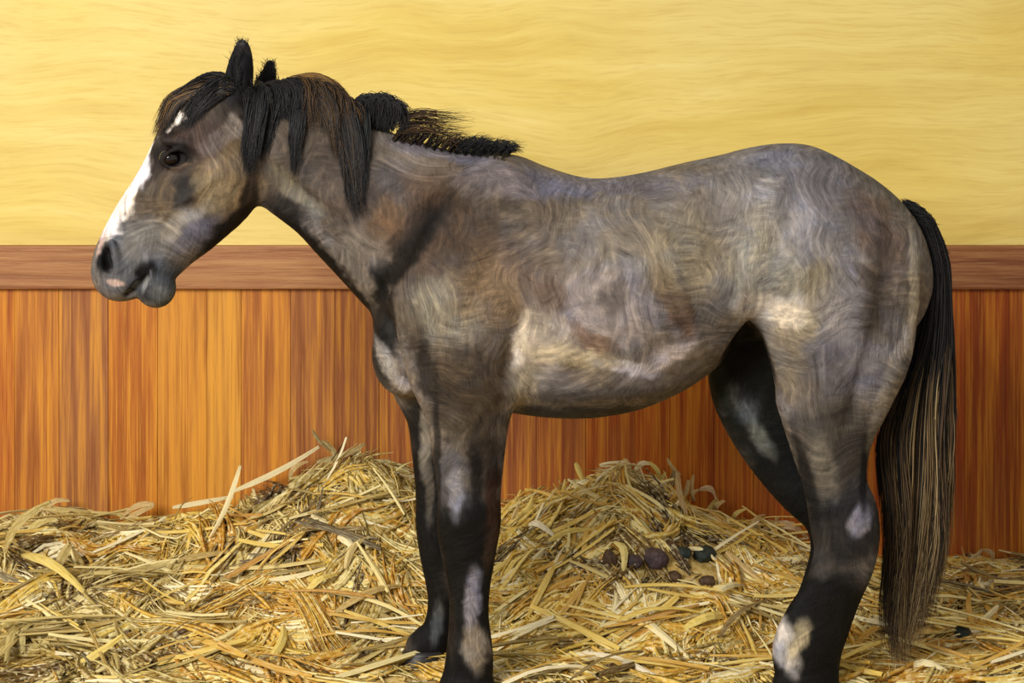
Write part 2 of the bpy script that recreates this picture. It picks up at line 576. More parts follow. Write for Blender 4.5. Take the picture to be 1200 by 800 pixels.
def surface_nets():
    S = FIELD < 0
    nx, ny, nz = FIELD.shape
    cnt = np.zeros((nx - 1, ny - 1, nz - 1), np.int8)
    for dx in (0, 1):
        for dy in (0, 1):
            for dz in (0, 1):
                cnt += S[dx:nx - 1 + dx, dy:ny - 1 + dy, dz:nz - 1 + dz]
    act = (cnt > 0) & (cnt < 8)
    I, J, K = np.nonzero(act)
    idx = np.full(act.shape, -1, np.int32)
    idx[I, J, K] = np.arange(len(I))
    acc = np.zeros((len(I), 3))
    num = np.zeros(len(I))
    corners = [(a, b, c) for a in (0, 1) for b in (0, 1) for c in (0, 1)]
    for a in corners:
        for ax_ in range(3):
            if a[ax_]:
                continue
            b = list(a)
            b[ax_] = 1
            fa = FIELD[I + a[0], J + a[1], K + a[2]]
            fb = FIELD[I + b[0], J + b[1], K + b[2]]
            x_ = (fa < 0) != (fb < 0)
            t = np.where(x_, fa / np.where(x_, fa - fb, 1), 0)
            pa = np.stack([axx[I + a[0]], axy[J + a[1]], axz[K + a[2]]], 1)
            pb = np.stack([axx[I + b[0]], axy[J + b[1]], axz[K + b[2]]], 1)
            acc += np.where(x_[:, None], pa + (pb - pa) * t[:, None], 0)
            num += x_
    V = acc / num[:, None]
    quads = []
    for ax_ in range(3):
        sh = [slice(None)] * 3
        sh[ax_] = slice(0, -1)
        sh2 = [slice(None)] * 3
        sh2[ax_] = slice(1, None)
        ch = S[tuple(sh)] != S[tuple(sh2)]
        i, j, k = np.nonzero(ch)
        first = S[tuple(sh)][i, j, k]
        u, v = [(1, 2), (2, 0), (0, 1)][ax_]
        base = np.stack([i, j, k], 1)
        ok = (base[:, u] > 0) & (base[:, v] > 0) & (base[:, u] < FIELD.shape[u] - 1) & (base[:, v] < FIELD.shape[v] - 1)
        base, first = base[ok], first[ok]
        q = []
        for du, dv in ((-1, -1), (0, -1), (0, 0), (-1, 0)):
            c = base.copy()
            c[:, u] += du
            c[:, v] += dv
            q.append(idx[c[:, 0], c[:, 1], c[:, 2]])
        q = np.stack(q, 1)
        q[~first] = q[~first][:, ::-1]
        quads.append(q)
    return V, np.concatenate(quads)


BV, BF = surface_nets()
# drop stray islands: keep the largest connected one
E = np.concatenate([BF[:, [0, 1]], BF[:, [1, 2]], BF[:, [2, 3]], BF[:, [3, 0]]])
lab = np.arange(len(BV))
for _ in range(400):
    m_ = np.minimum(lab[E[:, 0]], lab[E[:, 1]])
    new = lab.copy()
    np.minimum.at(new, E[:, 0], m_)
    np.minimum.at(new, E[:, 1], m_)
    new = new[new]
    if (new == lab).all():
        break
    lab = new
keep = lab == np.bincount(lab).argmax()
remap = np.cumsum(keep) - 1
BF = remap[BF[keep[BF].all(1)]]
BV = BV[keep]


def neighbours(F_, n):
    e = np.concatenate([F_[:, [0, 1]], F_[:, [1, 2]], F_[:, [2, 3]], F_[:, [3, 0]]])
    return np.concatenate([e, e[:, ::-1]]), n


def smooth(V, F_, it, lam):
    e, n = neighbours(F_, len(V))
    deg = np.bincount(e[:, 0], minlength=n)[:, None]
    for k in range(it):
        A = np.stack([np.bincount(e[:, 0], weights=V[e[:, 1], c], minlength=n) for c in range(3)], 1) / deg
        V = V + (A - V) * (lam if k % 2 == 0 else -lam * 0.97)
    return V


def normals(V, F_):
    a = V[F_[:, 2]] - V[F_[:, 0]]
    b = V[F_[:, 3]] - V[F_[:, 1]]
    fn = np.cross(a, b)
    N = np.stack([sum(np.bincount(F_[:, c], weights=fn[:, k], minlength=len(V)) for c in range(4)) for k in range(3)], 1)
    return N / (np.linalg.norm(N, axis=1, keepdims=True) + 1e-12)


BV = smooth(BV, BF, 6, 0.5)
BN = normals(BV, BF)


def field_at(Pts):
    def loc(ax, v):
        i = np.clip(np.searchsorted(ax, v) - 1, 0, len(ax) - 2)
        return i, np.clip((v - ax[i]) / (ax[i + 1] - ax[i]), 0, 1)
    i, fx = loc(axx, Pts[:, 0])
    j, fy = loc(axy, Pts[:, 1])
    k, fz = loc(axz, Pts[:, 2])
    r = 0
    for a in (0, 1):
        for b in (0, 1):
            for c in (0, 1):
                r = r + FIELD[i + a, j + b, k + c] * (fx if a else 1 - fx) * (fy if b else 1 - fy) * (fz if c else 1 - fz)
    return r


def side_uv(V):
    """side elevation of the horse in drawing units"""
    return np.stack([600 + V[:, 0] * 500, HOR + (CAM_H - V[:, 2]) * 500], 1)


def at(px, py, D):
    """drawing position of something seen at depth D, on the horse's own side elevation"""
    return 600 + (px - 600) * D / 4, HOR + (py - HOR) * D / 4


def bell(UV, cx, cy, rx, ry, ang):
    c, s = math.cos(math.radians(ang)), math.sin(math.radians(ang))
    dx, dy = UV[:, 0] - cx, UV[:, 1] - cy
    u = (dx * c + dy * s) / rx
    v = (-dx * s + dy * c) / ry
    return np.exp(-0.5 * (u * u + v * v) * 1.6)


UV = side_uv(BV)
side = np.abs(BN[:, 1]) ** 0.7
def near_hit(px, py):
    """depth of the coat met from the viewing side, 4 where there is none"""
    ds = np.arange(3.70, 4.25, 0.01)
    pts = np.stack([(px - 600) * ds / F_PX, ds, CAM_H - (py - HOR) * ds / F_PX], 1)
    f = field_at(pts) < 0.004
    return float(ds[np.argmax(f)]) if f.any() else 4.0


# muscle and bone relief: (px, py, rx, ry, angle, metres), the same on both sides
RELIEF = [
    (528, 375, 42, 34, 20, .012), (556, 350, 14, 60, 25, -.008), (470, 300, 9, 80, 28, -.014), (600, 420, 10, 60, 8, -.012), (575, 290, 40, 60, 30, .008),
    (545, 445, 26, 50, -5, .008), (520, 455, 7, 50, -8, -.005), (615, 360, 20, 40, 10, .006),
    (900, 235, 26, 22, 0, .012), (950, 330, 52, 70, 10, .012), (1035, 350, 12, 90, 10, -.010), (1005, 300, 20, 70, 20, -.004), (905, 300, 14, 60, 15, -.006),
    (965, 450, 22, 60, -14, .007), (1000, 470, 8, 60, 14, -.006), (820, 255, 60, 14, -8, -.006),
    (720, 330, 100, 60, 0, .008), (720, 440, 110, 14, 3, -.005), (700, 462, 90, 12, 0, .004),
    (360, 230, 50, 8, 38, -.007), (345, 205, 50, 8, 40, .006), (400, 250, 60, 12, 48, -.004), (440, 270, 34, 14, 55, -.006), (335, 170, 40, 10, 60, .004),
    (262, 210, 26, 30, 0, .004), (190, 285, 26, 8, -52, -.003), (222, 220, 22, 6, -52, -.004),
    (540, 610, 16, 12, 0, .006), (1004, 612, 10, 30, 10, .004), (975, 590, 6, 60, -4, -.004),
]
for k in range(9):                                            # ribs
    RELIEF.append((640 + k * 21, 345 + k * 3, 5, 62, -8 - k * 1.5, .0028))
d = np.zeros(len(BV))
for px, py, rx, ry, ang, amp in RELIEF:
    d += bell(UV, *at(px, py, near_hit(px, py)), rx, ry, ang) * amp * 1.5
d += vnoise(BV, 22) * .0016 + vnoise(BV, 60) * .0007
BV = BV + BN * (d * side)[:, None]
BV = smooth(BV, BF, 2, 0.4)
BN = normals(BV, BF)
UV = side_uv(BV)

# coat colour patches, mixed with painted form shade and highlights: (px, py, rx, ry, angle, colour, strength, which side of the body: -1 near, 1 far, 0 both, D)
COAT_AND_SHADE = [
    # trunk
    (560, 280, 110, 90, 0, '#5c4a38', .75, 0), (480, 250, 50, 40, 30, '#5e4630', .8, 0), (450, 225, 34, 26, 30, '#5b5450', .7, 0),
    (556, 262, 50, 44, 20, '#4a3a2a', .8, 0), (600, 215, 60, 18, 6, '#77717a', .7, 0), (520, 178, 70, 9, 12, '#6f6c7a', .8, 0), (700, 215, 90, 16, 0, '#6d6a78', .75, 0),
    (600, 250, 50, 20, 25, '#635a50', .6, 0),
    (478, 296, 12, 70, 38, '#1d1b19', .9, 0), (452, 362, 14, 54, -6, '#1a1b1d', .9, 0), (492, 372, 18, 50, 0, '#3c2c20', .7, 0), (480, 270, 40, 12, -52, '#2a221c', .6, 0),  # dark strokes before the shoulder: form shade painted into the coat
    (446, 254, 24, 22, 30, '#6a5232', .7, 0), (415, 230, 22, 26, 30, '#54504c', .6, 0),
    (522, 365, 40, 36, 0, '#8c8572', .85, 0), (578, 340, 40, 40, 0, '#7d6848', .7, 0), (548, 440, 44, 38, 0, '#544632', .85, 0), (500, 430, 12, 44, -8, '#2c2620', .7, 0), (625, 305, 40, 30, 0, '#786450', .6, 0),
    (650, 270, 60, 30, 0, '#75695a', .6, 0), (700, 300, 60, 50, 0, '#857c70', .6, 0), (705, 360, 70, 40, 0, '#8b8386', .75, 0), (645, 345, 22, 14, 30, '#6e5030', .5, 0),
    (715, 345, 20, 16, 0, '#3a3028', .4, 0), (790, 350, 14, 46, -24, '#6e4c26', .75, 0), (690, 395, 40, 10, 30, '#74522a', .55, 0), (800, 300, 40, 50, 0, '#958a6c', .6, 0),
    (640, 398, 26, 36, 0, '#b0a699', .75, 0), (612, 400, 9, 30, 10, '#ccc2ae', .7, 0), (735, 432, 34, 8, 12, '#c2bec8', .85, 0), (785, 418, 26, 8, -32, '#bdb8c2', .85, 0), (680, 420, 60, 12, 10, '#a09678', .7, 0), (780, 418, 40, 14, -30, '#a9a0a0', .6, 0),
    (700, 464, 100, 10, 0, '#544e4a', .75, 0), (690, 485, 100, 12, 0, '#34333c', .85, 0), (800, 455, 50, 12, -26, '#605c60', .8, 0), (615, 455, 14, 30, 20, '#8c8470', .7, 0),  # dark belly underside is shade painted in
    # quarters
    (935, 205, 80, 34, 10, '#71707c', .8, 0), (890, 270, 16, 60, 12, '#aaa69c', .6, 0), (930, 255, 26, 30, 30, '#9a9aa6', .6, 0), (880, 240, 50, 50, 0, '#7e7b7c', .6, 0), (960, 300, 60, 60, 0, '#85838a', .7, 0), (890, 320, 36, 60, 0, '#918c78', .6, 0), (945, 345, 36, 44, 0, '#847a58', .75, 0),  # pale rump and haunch patches include painted highlights
    (1030, 270, 24, 50, -30, '#70594a', .65, 0), (1028, 345, 24, 60, 10, '#4e443c', .8, 0), (1072, 340, 7, 70, 2, '#aea48c', .75, 0), (1052, 420, 8, 50, 24, '#b8ae9e', .85, 0),  # haunch groove shade and light buttock rim, painted to model the form
    (1010, 430, 40, 30, 0, '#7a7780', .7, 0), (985, 375, 30, 50, 0, '#808090', .5, 0), (915, 362, 26, 18, 0, '#c0b6a6', .75, 0), (872, 355, 16, 14, 0, '#a89e90', .6, 0), (920, 420, 16, 40, -10, '#8a7f68', .6, 0), (965, 460, 30, 50, 0, '#68605a', .7, 0),
    (985, 505, 44, 34, 0, '#4c4844', .85, 0), (1000, 545, 20, 40, 0, '#35322f', .8, 0), (1040, 470, 10, 50, 20, '#8a8478', .6, 0),
    # neck
    (370, 190, 70, 60, 40, '#4c443c', .85, 0), (350, 165, 26, 44, 20, '#574c40', .7, 0), (318, 185, 16, 26, 20, '#6c6052', .7, 0), (340, 218, 60, 11, 42, '#787260', .85, 0), (395, 290, 50, 9, 50, '#6e6a68', .6, 0),
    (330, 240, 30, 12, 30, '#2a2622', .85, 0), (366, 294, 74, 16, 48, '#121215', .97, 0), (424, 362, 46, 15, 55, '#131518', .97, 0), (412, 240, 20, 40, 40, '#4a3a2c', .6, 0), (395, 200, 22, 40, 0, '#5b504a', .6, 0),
    (440, 410, 16, 40, -10, '#1c2326', .85, 0), (455, 430, 9, 36, -30, '#9a9690', .75, 0), (475, 455, 8, 12, -30, '#b8b6c0', .7, 0),
    # head
    (230, 200, 80, 90, 0, '#54483c', .95, 0), (266, 206, 32, 42, 0, '#84704c', .95, 0), (245, 228, 26, 24, 0, '#7d7254', .6, 0), (258, 162, 24, 9, -28, '#a49a94', .8, 0), (272, 148, 9, 12, 0, '#a49a94', .7, 0),
    (230, 160, 36, 20, 0, '#503c30', .7, 0), (205, 245, 30, 20, 30, '#6b583c', .8, 0), (185, 225, 16, 26, 20, '#5f5038', .7, 0), (213, 225, 10, 24, 10, '#2e2f33', .8, 0), (200, 265, 44, 14, -28, '#8c867c', .9, 0),
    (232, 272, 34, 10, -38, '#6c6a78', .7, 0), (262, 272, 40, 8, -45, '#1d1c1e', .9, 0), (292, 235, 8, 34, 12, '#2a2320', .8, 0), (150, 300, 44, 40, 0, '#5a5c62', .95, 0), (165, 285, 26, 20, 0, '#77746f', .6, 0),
    (185, 335, 30, 26, 0, '#4f5459', .95, 0), (175, 345, 14, 8, 0, '#2b2d30', .7, 0), (170, 318, 9, 14, 30, '#1d1e20', .85, 0), (124, 303, 9, 17, 10, '#0c0c0e', 1.0, 0), (136, 331, 10, 3.5, 10, '#b89a86', .75, 0), (172, 330, 3, 14, 20, '#8c8e92', .6, 0), (188, 345, 12, 8, 0, '#70767c', .5, 0),
    (206, 181, 26, 15, -6, '#151214', .9, 0), (208, 197, 16, 2.5, -20, '#6a543c', .6, 0), (187, 190, 8, 26, 28, '#33261e', .7, 0), (205, 150, 24, 9, -40, '#2e2622', .7, 0),
    (280, 90, 30, 44, 0, '#17161a', .98, 0), (312, 95, 24, 30, 0, '#17161a', .98, 0), (305, 130, 20, 40, 0, '#1b1918', .9, 0),
    # forelegs
    (548, 480, 40, 40, 0, '#4b4030', .8, -1, 3.88), (530, 560, 18, 40, 0, '#4a4a50', .6, -1, 3.88), (570, 545, 20, 40, 0, '#2c211c', .8, -1, 3.88), (550, 625, 60, 40, 0, '#0e0e10', .96, -1, 3.88), (550, 700, 60, 60, 0, '#0e0e10', .96, -1, 3.88), (550, 790, 60, 40, 0, '#0e0e10', .96, -1, 3.88),
    (533, 578, 8, 26, 0, '#8a8890', .85, -1, 3.88), (557, 560, 7, 40, 0, '#141416', .8, -1, 3.88), (512, 540, 5, 70, 0, '#17171a', .8, -1, 3.88), (578, 590, 8, 40, 0, '#3e2414', .8, -1, 3.88), (575, 640, 6, 30, 10, '#463422', .8, -1, 3.88),
    (555, 705, 8, 36, 4, '#7c7a88', .95, -1, 3.88), (558, 762, 13, 26, -6, '#857a6a', .95, -1, 3.88), (530, 740, 5, 40, 0, '#2e261e', .8, -1, 3.88),
    (505, 490, 40, 30, 0, '#26272a', .8, 1, 4.12), (500, 600, 40, 120, 0, '#0e0e10', .96, 1, 4.12), (510, 730, 40, 50, 0, '#0e0e10', .96, 1, 4.12), (500, 510, 7, 46, 2, '#827c70', .9, 1, 4.12), (504, 570, 5, 40, 2, '#5c564c', .8, 1, 4.12), (512, 725, 7, 26, 5, '#5c605e', .7, 1, 4.12),
    # hind legs
    (980, 560, 50, 50, 0, '#47433f', .85, -1, 3.88), (990, 620, 60, 40, 0, '#242326', .9, -1, 3.88), (965, 720, 70, 60, 0, '#0e0e10', .97, -1, 3.88), (945, 800, 70, 40, 0, '#0e0e10', .97, -1, 3.88),
    (965, 545, 12, 40, -10, '#7c776c', .6, -1, 3.88), (1008, 608, 10, 18, 20, '#8a8896', .95, -1, 3.88), (965, 645, 10, 30, 0, '#46423f', .7, -1, 3.88), (945, 560, 6, 60, -14, '#18181a', .8, -1, 3.88), (1012, 560, 5, 40, 0, '#16161a', .8, -1, 3.88),
    (918, 755, 13, 30, -12, '#a8a5a6', .97, -1, 3.88), (934, 752, 9, 22, 24, '#9a9070', .9, -1, 3.88),
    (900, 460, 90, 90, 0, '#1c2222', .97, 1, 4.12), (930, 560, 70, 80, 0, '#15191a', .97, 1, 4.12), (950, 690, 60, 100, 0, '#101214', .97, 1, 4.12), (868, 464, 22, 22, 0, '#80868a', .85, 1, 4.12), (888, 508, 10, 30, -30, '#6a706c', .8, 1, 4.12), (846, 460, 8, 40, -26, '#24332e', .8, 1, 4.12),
    (880, 408, 34, 40, -10, '#26251f', .95, 1, 4.0, -.135), (900, 440, 40, 50, -10, '#1c2020', .95, 1, 4.0, -.06),  # flank notch: dark leg colour with the fold's shade painted in
]
base = np.tile(np.array(lin('#756c62')), (len(BV), 1))
ysd = BV[:, 1] - 4.0
jit = np.stack([vnoise(BV + 3, 28), vnoise(BV + 9, 28)], 1) * 7 + np.stack([vnoise(BV + 5, 90), vnoise(BV + 2, 90)], 1) * 4
UVJ = UV + jit
for c in COAT_AND_SHADE:
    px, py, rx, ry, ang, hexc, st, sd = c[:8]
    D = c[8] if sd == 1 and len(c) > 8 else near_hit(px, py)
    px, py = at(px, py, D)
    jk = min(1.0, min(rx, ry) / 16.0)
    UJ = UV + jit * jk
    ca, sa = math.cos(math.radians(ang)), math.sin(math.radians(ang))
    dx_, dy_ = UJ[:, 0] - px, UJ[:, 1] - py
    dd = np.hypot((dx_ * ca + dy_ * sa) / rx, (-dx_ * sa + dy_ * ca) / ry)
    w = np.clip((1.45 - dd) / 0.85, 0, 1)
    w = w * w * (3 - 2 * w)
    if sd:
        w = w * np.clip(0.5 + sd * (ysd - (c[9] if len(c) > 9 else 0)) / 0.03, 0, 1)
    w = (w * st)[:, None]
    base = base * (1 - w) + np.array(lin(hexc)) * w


def stripe(pts, hexc, soft, ymax=None):
    """a marking following a polyline: (px, py, half width)"""
    global base
    W = np.zeros(len(BV))
    pts = [(*at(x, y, min(near_hit(x, y), 3.96)), w) for x, y, w in pts]
    for (x0, y0, w0), (x1, y1, w1) in zip(pts, pts[1:]):
        dx, dy = x1 - x0, y1 - y0
        t = np.clip(((UVJ[:, 0] - x0) * dx + (UVJ[:, 1] - y0) * dy) / (dx * dx + dy * dy), 0, 1)
        dd = np.hypot(UVJ[:, 0] - x0 - t * dx, UVJ[:, 1] - y0 - t * dy)
        ww = w0 + t * (w1 - w0)
        W = np.maximum(W, np.clip((ww - dd) / soft + 0.5, 0, 1))
    W = W[:, None]
    base = base * (1 - W) + np.array(lin(hexc)) * W


base = 1.22 * base ** 1.25
grey = base @ np.array([.3, .55, .15])
base = base * .68 + grey[:, None] * np.array([.97, 1.0, 1.09]) * .32
mot = vnoise(BV, 11) * .5 + vnoise(BV + 4, 23) * .5
base = base * np.exp(0.42 * mot * np.clip((BV[:, 2] - 0.45) / 0.25, 0.2, 1))[:, None]
stripe([(176, 168, 7), (160, 205, 13), (145, 234, 15), (128, 262, 14), (122, 272, 8)], '#e4dcd8', 7)
stripe([(118, 280, 5), (112, 298, 3)], '#b09a96', 6)
stripe([(148, 344, 1.5), (160, 337, 2.2), (167, 324, 2.6), (172, 310, 1.5)], '#0c0c0e', 3)
stripe([(197, 148, 3), (206, 137, 5), (216, 126, 2)], '#e0dad8', 4)
base = np.clip(base * (1 + 0.10 * vnoise(BV, 120)[:, None]), 0.003, 1)

horse = bpy.data.objects.new('horse', None)
COL.objects.link(horse)
horse.location = (0, 4.0, 0)
tag(horse, 'dappled grey and brown pony with white blaze and black legs standing in straw', 'horse')
HO = Vector(horse.location)


def hlink(name, me, mat):
    o = link(name, me, mat, horse)
    o.matrix_parent_inverse = Matrix.Translation(HO).inverted()
    return o


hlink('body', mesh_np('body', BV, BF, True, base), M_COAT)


class Strands:
    """tapered strands gathered into one mesh"""

    def __init__(s, sides=3):
        s.V, s.F, s.C, s.n, s.sides = [], [], [], 0, sides

    def add(s, path, rad, c0, c1):
        m_ = len(path)
        T = np.gradient(path, axis=0)
        T /= np.linalg.norm(T, axis=1, keepdims=True) + 1e-9
        ref = np.array([0.31, 0.9, 0.22])
        U = np.cross(T, ref)
        U /= np.linalg.norm(U, axis=1, keepdims=True) + 1e-9
        W = np.cross(T, U)
        t = np.linspace(0, 1, m_)
        rr = rad * (np.minimum(1, 0.5 + t * 4) * np.clip((1 - t) * 2.2, 0.12, 1))
        ks = s.sides
        for q in range(ks):
            a = 2 * math.pi * q / ks
            s.V.append(path + (U * math.cos(a) + W * math.sin(a)) * rr[:, None])
            s.C.append(np.outer(1 - t, c0) + np.outer(t, c1))
        i = np.arange(m_ - 1)
        for q in range(ks):
            r = (q + 1) % ks
            s.F.append(np.stack([s.n + q * m_ + i, s.n + r * m_ + i, s.n + r * m_ + i + 1, s.n + q * m_ + i + 1], 1))
        s.n += ks * m_

    def mesh(s, name):
        return mesh_np(name, np.concatenate(s.V), np.concatenate(s.F), True, np.concatenate(s.C))


def hair_lock(S, pts, n, rad, cols, wave=1.5, steps=9, lift=0.004, out=-1):
    """pts: (px, py, D, half width in drawing units, half depth m); hairs follow the lock and lie over the body"""
    C = catmull(np.array(pts, float), 6)
    L = len(C)
    for _ in range(int(n * 1.5)):
        a, b = RNG.normal(0, 0.6, 2)
        a, b = np.clip(a, -1.1, 1.1), np.clip(b, -1, 1)
        t0, t1 = RNG.uniform(0, 0.12), RNG.uniform(0.6, 1.0)
        tt = np.linspace(t0, t1, steps) * (L - 1)
        i = np.clip(tt.astype(int), 0, L - 2)
        f = (tt - i)[:, None]
        c = C[i] * (1 - f) + C[i + 1] * f
        g = np.gradient(c[:, :2], axis=0)
        g /= np.linalg.norm(g, axis=1, keepdims=True) + 1e-9
        nrm = np.stack([-g[:, 1], g[:, 0]], 1)
        ph = RNG.uniform(0, 6.28)
        wv = (np.sin(np.linspace(0, 1, steps) * RNG.uniform(4, 9) + ph) + np.linspace(0, 1, steps) ** 2 * RNG.normal(0, 1.3)) * wave * np.linspace(0.2, 1, steps)
        q = c[:, :2] + nrm * (a * c[:, 3] + wv)[:, None]
        D = c[:, 2] + b * c[:, 4]
        path = np.stack([(q[:, 0] - 600) * D / F_PX, D, CAM_H - (q[:, 1] - HOR) * D / F_PX], 1)
        if out:
            for _k in range(14):
                fv = field_at(path)
                path[:, 1] += out * np.clip(lift + abs(b) * 0.006 - fv, 0, 0.02)
        c0 = np.array(lin(cols[RNG.integers(len(cols))])) * RNG.uniform(0.7, 1.3)
        c1 = np.array(lin(cols[RNG.integers(len(cols))])) * RNG.uniform(0.7, 1.3)
        S.add(path, rad * RNG.uniform(0.5, 1.1), c0, c1)


BLK = ['#0e0e11', '#141417', '#1c1b1d', '#24201d', '#17191c']
BRN = ['#17161a', '#2a211a', '#3e2d1c', '#574226', '#1e1b1a']
GLD = ['#4a3318', '#7a5728', '#93703a', '#2a1f16', '#5c4120']

# mane
S = Strands()
for px in range(312, 414, 6):                                    # crest: hair rising off the neck and rolling over to the near side
    top = np.interp(px, [312, 350, 385, 412], [98, 92, 101, 122])
    crest = np.interp(px, [312, 350, 395, 440], [114, 110, 126, 150])
    hair_lock(S, [(px - 8, crest + 4, 4.0, 5, .012), (px, top + 3, 3.985, 5, .016), (px + 9, top + 10, 3.955, 6, .012), (px + 10, crest + 18, 3.935, 7, .006), (px + 8, crest + 34 + 9 * math.sin(px), 3.925, 5, .004)],
              46, .0016, (BRN + GLD[:1] if px > 345 else BLK), 3.0)
hair_lock(S, [(296, 104, 4.0, 10, .03), (304, 112, 3.96, 12, .03), (306, 140, 3.935, 12, .01), (303, 160, 3.925, 9, .006)], 220, .0015, BLK, 3.0)
hair_lock(S, [(306, 100, 3.96, 10, .02), (302, 125, 3.925, 11, .012), (297, 155, 3.915, 10, .008), (293, 185, 3.91, 7, .006), (291, 208, 3.91, 4, .004)], 260, .0015, BLK, 2.0)
hair_lock(S, [(322, 102, 3.97, 8, .02), (317, 128, 3.94, 10, .01), (309, 160, 3.93, 8, .006), (303, 190, 3.925, 5, .005)], 180, .0015, BLK, 2.0)
hair_lock(S, [(350, 112, 3.96, 8, .014), (349, 140, 3.93, 8, .006), (346, 170, 3.92, 6, .005), (345, 208, 3.915, 3, .004)], 200, .0015, BLK, 1.5)
hair_lock(S, [(370, 106, 3.96, 10, .014), (386, 128, 3.935, 9, .006), (392, 160, 3.92, 6, .005), (396, 190, 3.91, 4, .004)], 150, .0015, BRN, 1.5)
hair_lock(S, [(398, 118, 3.97, 9, .016), (408, 145, 3.935, 12, .008), (413, 185, 3.915, 12, .006), (416, 222, 3.905, 9, .005), (419, 256, 3.90, 5, .004)], 420, .0015, BRN[:3] + BLK, 2.2)
hair_lock(S, [(425, 122, 3.975, 7, .016), (426, 150, 3.945, 7, .008), (424, 190, 3.92, 7, .006), (424, 240, 3.905, 4, .004)], 160, .0014, BLK + ['#3c4a40'], 2.0)
hair_lock(S, [(340, 96, 4.0, 6, .02), (372, 92, 3.99, 5, .02), (398, 106, 3.98, 4, .02), (412, 130, 3.97, 4, .02)], 120, .0013, GLD, 1.5, lift=0.0)
# tuft behind, then the short crest hair to the withers
for k in range(9):
    x0 = 414 + k * 5.5
    hair_lock(S, [(x0, 148 + k, 4.0, 4, .02), (x0 + 3, 128, 3.985, 5, .03), (x0 + 12, np.interp(x0, [414, 440, 462], [116, 113, 128]), 3.98, 5, .03), (x0 + 18, 132 + k, 3.97, 6, .02), (x0 + 16, 152 + k * .6, 3.96, 5, .01)], 60, .0015, BLK, 3.0)
for k in range(15):
    x0 = 470 + k * 9
    zt = np.interp(x0, [470, 540, 605], [160, 174, 181])
    hair_lock(S, [(x0 - 8, zt + 6, 4.0, 3, .012), (x0, zt - 4, 3.995, 4, .02), (x0 + 8, zt - 10 - 2 * math.sin(k * 2.1), 3.99, 5, .02), (x0 + 20, zt - 9 + k * .4, 3.985, 4, .02)], 50 if k > 7 else 26, .0013, BRN if k < 8 else BLK, 2.5, steps=6, lift=0.0)
for k in range(10):
    y0 = 128 + k * 2.6
    hair_lock(S, [(462, y0 + 10, 4.0, 3, .02), (490, y0 + 2, 3.99, 4, .03), (522, y0 + 3 + (k % 3) * 3, 3.99, 3, .03), (560, y0 + 6, 3.99, 5, .03)], 9, .0011, BRN + GLD[:1], 2.5, out=0)
mane = hlink('mane', S.mesh('mane'), M_HAIR)

# forelock
S = Strands()
for k in range(10):
    e = k / 9.0
    hair_lock(S, [(282 - 8 * e, 104, 3.985 + .03 * (e - .5), 8, .02), (250 - 16 * e, 92 + 14 * e, 3.975 + .03 * (.5 - e), 8, .03), (222 - 20 * e, 108 + 10 * e, 3.965, 7, .03), (205 - 14 * e, 132 + 4 * e, 3.96, 6, .025), (196 - 18 * e, 158 + 4 * e, 3.955, 4, .02)],
              60, .0014, (BLK + BRN[:3]) if k < 5 else BRN + GLD[:3], 1.6, lift=0.003)
for k in range(4):
    hair_lock(S, [(274 - 3 * k, 96 + 3 * k, 3.97, 9, .02), (252 - 2 * k, 102 + 4 * k, 3.93, 9, .012), (238 - 4 * k, 118 + 4 * k, 3.91, 8, .008), (232 - 5 * k, 140 + 5 * k, 3.90, 5, .006)], 90, .0014, BLK + BRN[:2], 2.5)
for fx, fy, tx, ty, D in ((264, 100, 281, 49, 3.935), (293, 100, 287, 50, 3.935), (298, 104, 313, 75, 4.04), (322, 100, 321, 76, 4.04), (278, 110, 282, 60, 3.915)):
    for k in range(70):                                          # fur on the ears
        e = RNG.random()
        x_, y_ = fx + (tx - fx) * e, fy + (ty - fy) * e
        hair_lock(S, [(x_, y_ + 3, D, 2, .012), (x_ + RNG.normal(0, 2), y_ - 4, D, 2, .012), (x_ + RNG.normal(0, 4), y_ - 11, D, 1.5, .014)], 1, .0011, BLK, 1.0, steps=4, out=0)
hlink('forelock', S.mesh('forelock'), M_HAIR)

# tail
S = Strands()
TL = [(255, 1064), (280, 1074), (320, 1085), (370, 1078), (420, 1062), (470, 1042), (520, 1030), (580, 1032), (640, 1036), (700, 1034), (740, 1036), (770, 1046)]
TR = [(240, 1070), (256, 1092), (290, 1107), (340, 1112), (400, 1116), (460, 1117), (520, 1117), (580, 1116), (640, 1112), (690, 1102), (730, 1090), (765, 1074)]
for k in range(42):
    s_ = (k + 0.5) / 42
    front = RNG.uniform(-1, 1)
    pts = []
    yend = 794 - 64 * max(0, s_ - .55) * 2 - RNG.uniform(0, 22)
    for y in np.linspace(252 + 10 * (1 - s_), yend, 11):
        xl = np.interp(y, [p_[0] for p_ in TL], [p_[1] for p_ in TL])
        xr = np.interp(y, [p_[0] for p_ in TR], [p_[1] for p_ in TR])
        e = s_ if y < 300 else s_ * 0.9 + 0.05 + 0.03 * math.sin(y / 45.0 + k)
        pts.append((xl + (xr - xl) * e, y, 4.0 + front * np.interp(y, [246, 300, 500, 770], [.02, .04, .05, .03]), np.interp(y, [246, 320, 600, 770], [5, 4, 3.6, 1.6]), .010))
    for seg, cols, nn in (((0, 11), BLK + BRN[:2], 16), ((0, 7), BLK, 18), ((3, 11), [['#5a4830', '#7a6444', '#93805a', '#6a5638'], ['#2c2118', '#4a3826', '#6a5638'], ['#80694a', '#a08a62', '#b29c72', '#6a5840']][k % 3] if s_ > .1 else BRN, 34)):
        hair_lock(S, pts[seg[0]:seg[1]], nn, .0019, cols, 3.5, steps=14, out=0)
